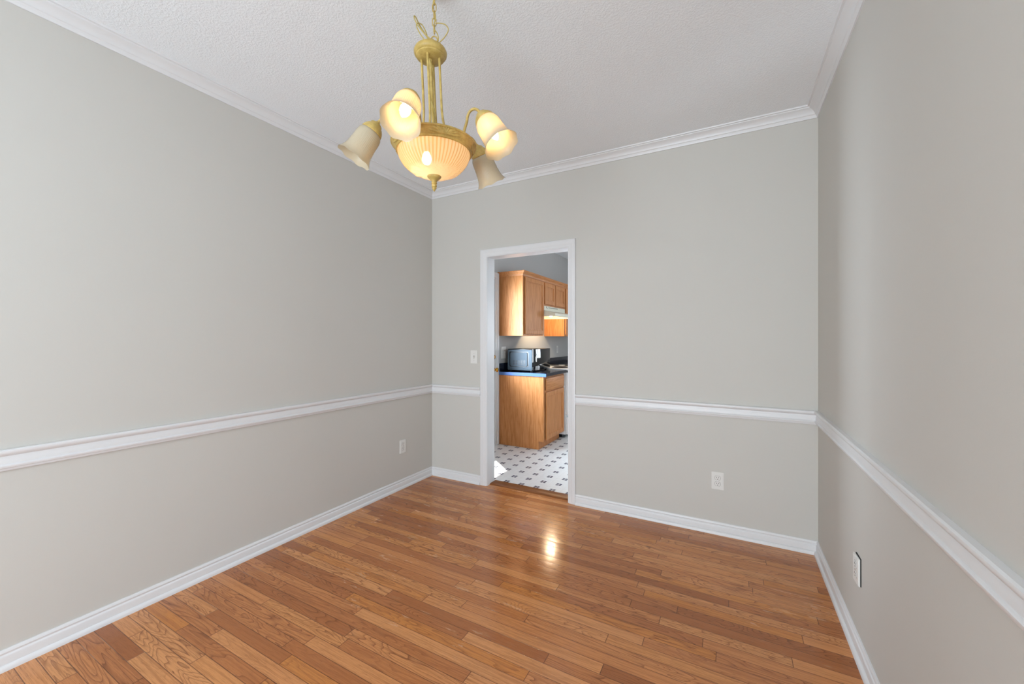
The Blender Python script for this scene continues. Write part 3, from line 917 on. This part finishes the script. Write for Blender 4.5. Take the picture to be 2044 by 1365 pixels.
def upper(label, y0, y1, z0, doors, end_crown=False):
    t = thing('wall_cabinet', label, 'cabinet', (0, 0, 0))
    MB().box(.001, UX - .018, y0, y1, z0, CZ1).build('body', M_oak, t, 0)
    f = MB().box(UX - .018, UX, y0, y0 + .035, z0, CZ1).box(UX - .018, UX, y1 - .030, y1, z0, CZ1)
    f.box(UX - .018, UX, y0 + .035, y1 - .030, z0, z0 + .028).box(UX - .018, UX, y0 + .035, y1 - .030, CZ1 - .035, CZ1)
    if len(doors) > 1: f.box(UX - .018, UX, doors[0][1] - .008, doors[1][0] + .008, z0 + .028, CZ1 - .035)
    f.build('face_frame', M_oak, t, 0)
    for a, b in doors: cab_door(t, a, b, z0 + .020, CZ1 - .022, UX, fw=.050 if b - a > .4 else .055)
    cr = MB().sweep((UX, y0, 0), (UX, y1, 0), (1, 0, 0), ccp, -1 if end_crown else 0, 0)
    if end_crown: cr.sweep((0.001, y0, 0), (UX, y0, 0), (0, -1, 0), ccp, 0, -1)
    cr.build('crown', M_oakh, t, label='oak crown moulding along the cabinet top')
    return t


upper('tall single door oak wall cabinet above the microwave', 1.280, 1.887, CZ0, [(1.318, 1.872)], True)
upper('short two door oak wall cabinet above the range hood', 1.889, 2.652, 1.752, [(1.906, 2.262), (2.282, 2.636)])
upper('oak wall cabinet with an orange lit side beyond the range hood', 2.655, 3.60, CZ0, [(2.690, 3.115), (3.140, 3.570)])

# range hood
hd = thing('range_hood', 'almond range hood with a lit lamp under the short oak cabinet', 'range hood', (0, 0, 0))
hp = [(.004, 1.749), (.342, 1.749), (.342, 1.690), (.500, 1.646), (.502, 1.610), (.492, 1.606), (.485, 1.632), (.345, 1.660), (.012, 1.660), (.010, 1.606), (.004, 1.606)]
MB().prism(hp, 1.905, 2.636, 'y').build('shell', M_almond, hd, 0)
ep = [(.004, 1.749), (.342, 1.749), (.342, 1.690), (.500, 1.646), (.502, 1.610), (.492, 1.606), (.004, 1.606)]
MB().prism(ep, 1.8895, 1.905, 'y').build('end_panel', M_almond, hd, 0)
MB().prism(ep, 2.636, 2.6515, 'y').build('end_panel', M_almond, hd, 0)
MB().box(.344, .3425, 2.03, 2.36, 1.728, 1.7365).build('badge', M_grey, hd, 0, label='grey printed badge line')
lg = MB()
lg.box(.344, .3425, 1.955, 1.968, 1.722, 1.742).box(.344, .3425, 1.968, 1.990, 1.722, 1.727).box(.344, .3425, 1.990, 1.998, 1.716, 1.730)
lg.build('emblem', M_grey, hd, 0, label='small dark emblem')
MB().lathe([(0, 0), (.030, 0), (.030, -.022), (.026, -.030), (0, -.030)], 20, Matrix.Translation((.30, 2.215, 1.690))).build('lamp_socket', M_almond, hd)
MB().ball((.30, 2.215, 1.643), .024, .024, .028, 20, 12).build('lamp', M_hoodbulb, hd, label='lit hood lamp')

# range
rg = thing('kitchen_range', 'white electric range between the oak base cabinets', 'range', (0, 0, 0))
RY0, RY1 = 1.925, 2.677
MB().box(.035, .632, RY0, RY1, .048, .888).build('body', M_white, rg, 0)
MB().box(.060, .575, RY0 + .02, RY1 - .02, .004, .048).build('plinth', M_black, rg, 0)
MB().box(.012, .668, RY0 - .004, RY1 + .004, .893, .914, .006).build('cooktop', M_white, rg)
MB().box(.632, .648, RY0 + .004, RY1 - .004, .864, .893).build('vent_gap', M_black, rg, 0)
MB().box(.012, .034, RY0, RY1, .914, 1.000, .004).build('backguard', M_black, rg)
od = MB().box(.634, .672, RY0 + .003, RY1 - .003, .302, .862, .006).build('oven_door', M_white, rg)
hl = MB().tube([(.672, RY0 + .06, .80), (.705, RY0 + .06, .80), (.705, RY1 - .06, .80), (.672, RY1 - .06, .80)], .010, 10)
hl.build('handle', M_white, od)
MB().box(.671, .674, RY0 + .15, RY1 - .15, .42, .70).build('oven_window', M_mwglass, od, 0)
MB().box(.634, .668, RY0 + .003, RY1 - .003, .050, .278, .006).build('drawer', M_white, rg)
for bx, by, br in ((.215, 2.115, .085), (.215, 2.485, .105), (.485, 2.115, .105), (.485, 2.485, .085)):
    pan = MB().lathe([(br + .014, .9145), (br + .012, .9175), (br + .004, .917), (br - .006, .9150), (.02, .9148), (0, .9148)], 36, Matrix.Translation((bx, by, 0)))
    bo = pan.build('burner', M_black, rg)
    sp = [(bx + (br * (.18 + .78 * i / 119)) * math.cos(i * .21), by + (br * (.18 + .78 * i / 119)) * math.sin(i * .21), .9225) for i in range(120)]
    MB().tube(sp, .0042, 8).build('coil', M_black, bo)

# microwave
mw = thing('microwave', 'black microwave with its vented side toward the dining room', 'microwave', (0, 0, 0))
X0, X1, Y0, Y1, Z0, Z1 = .055, .400, 1.405, 1.900, .9125, 1.180
MB().box(X0, X1, Y0 + .004, Y1, Z0, Z1, .004).build('case', M_mwdark, mw)
sd_o = rrect(X0 + .002, X1 - .004, Z0 + .004, Z1 - .012, .006)
hole = rrect(X0 + .024, X1 - .048, Z0 + .042, Z1 - .034, .018)
plate_ = rrect(X0 + .038, X1 - .072, Z0 + .052, Z1 - .044, .018)
side_o = MB().ring(sd_o, hole, Y0 - .008, Y0 + .005, 'y').build('side_panel', M_mwskylit, mw, 0, label='side panel in skylit grey with embossed frame')
MB().ring(hole, plate_, Y0 + .002, Y0 + .0045, 'y').build('groove_shade', M_mwdark, side_o, 0)  # recess floor painted dark for the shade inside it
MB().prism(plate_, Y0 - .006, Y0 + .005, 'y').build('vent_plate', M_mwskylit, side_o, 0)
vs = MB()
for c_ in range(5):
    for r_ in range(5):
        x = X0 + .076 + c_ * .037; z = Z0 + .069 + r_ * .0125
        vs.box(x, x + .026, Y0 - .0068, Y0 - .0055, z, z + .0068)
vs.build('vent_slots', M_mwdark, side_o, 0)
MB().box(X0 + .010, X1 - .016, Y0 - .012, Y0 - .008, Z0 + .016, Z0 + .026, .002).build('seam_rib', M_mwskylit, side_o)
MB().box(X1, X1 + .022, Y0 - .006, Y1, Z0 + .002, Z1, .004).build('door', M_mwglass, mw, label='glossy black door')
hb = MB().tube([(X1 + .020, Y0 + .022, 1.025), (X1 + .044, Y0 + .022, 1.025), (X1 + .044, Y0 + .022, 1.115), (X1 + .020, Y0 + .022, 1.115)], .0055, 10)
hb.build('handle', M_chrome, mw, label='short chrome handle')
for fx, fy_ in ((X0 + .03, Y0 + .03), (X1 - .03, Y0 + .03), (X0 + .03, Y1 - .03), (X1 - .03, Y1 - .03)):
    MB().lathe([(0, .9005), (.012, .9005), (.013, Z0 + .001), (0, Z0 + .001)], 14, Matrix.Translation((fx, fy_, 0))).build('foot', M_black, mw)

# kitchen wall plates
k2 = thing('wall_outlet', 'white double gang outlet plate on the kitchen wall left of the microwave', 'outlet', (0, 1.385, 1.132), R(90))
plate_mesh(.118, .150).build('cover_plate', M_plate, k2)
MB().prism(rrect(-.044, -.012, -.033, .033, .003, 2), -.0085, -.006, 'y').build('rocker', M_plate, k2)
for zc in (.019, -.019):
    fo = MB().prism(rrect(.012, .044, zc - .0135, zc + .0135, .009, 4), -.008, -.006, 'y').build('receptacle', M_plate, k2)
    MB().box(.020, .0225, -.0086, -.0078, zc - .002, zc + .006).box(.0335, .036, -.0086, -.0078, zc - .002, zc + .006).build('slots', M_dark, fo, 0)
outlet('white outlet on the kitchen wall beyond the range under the wall cabinet', (0, 3.18, 1.131), R(90))
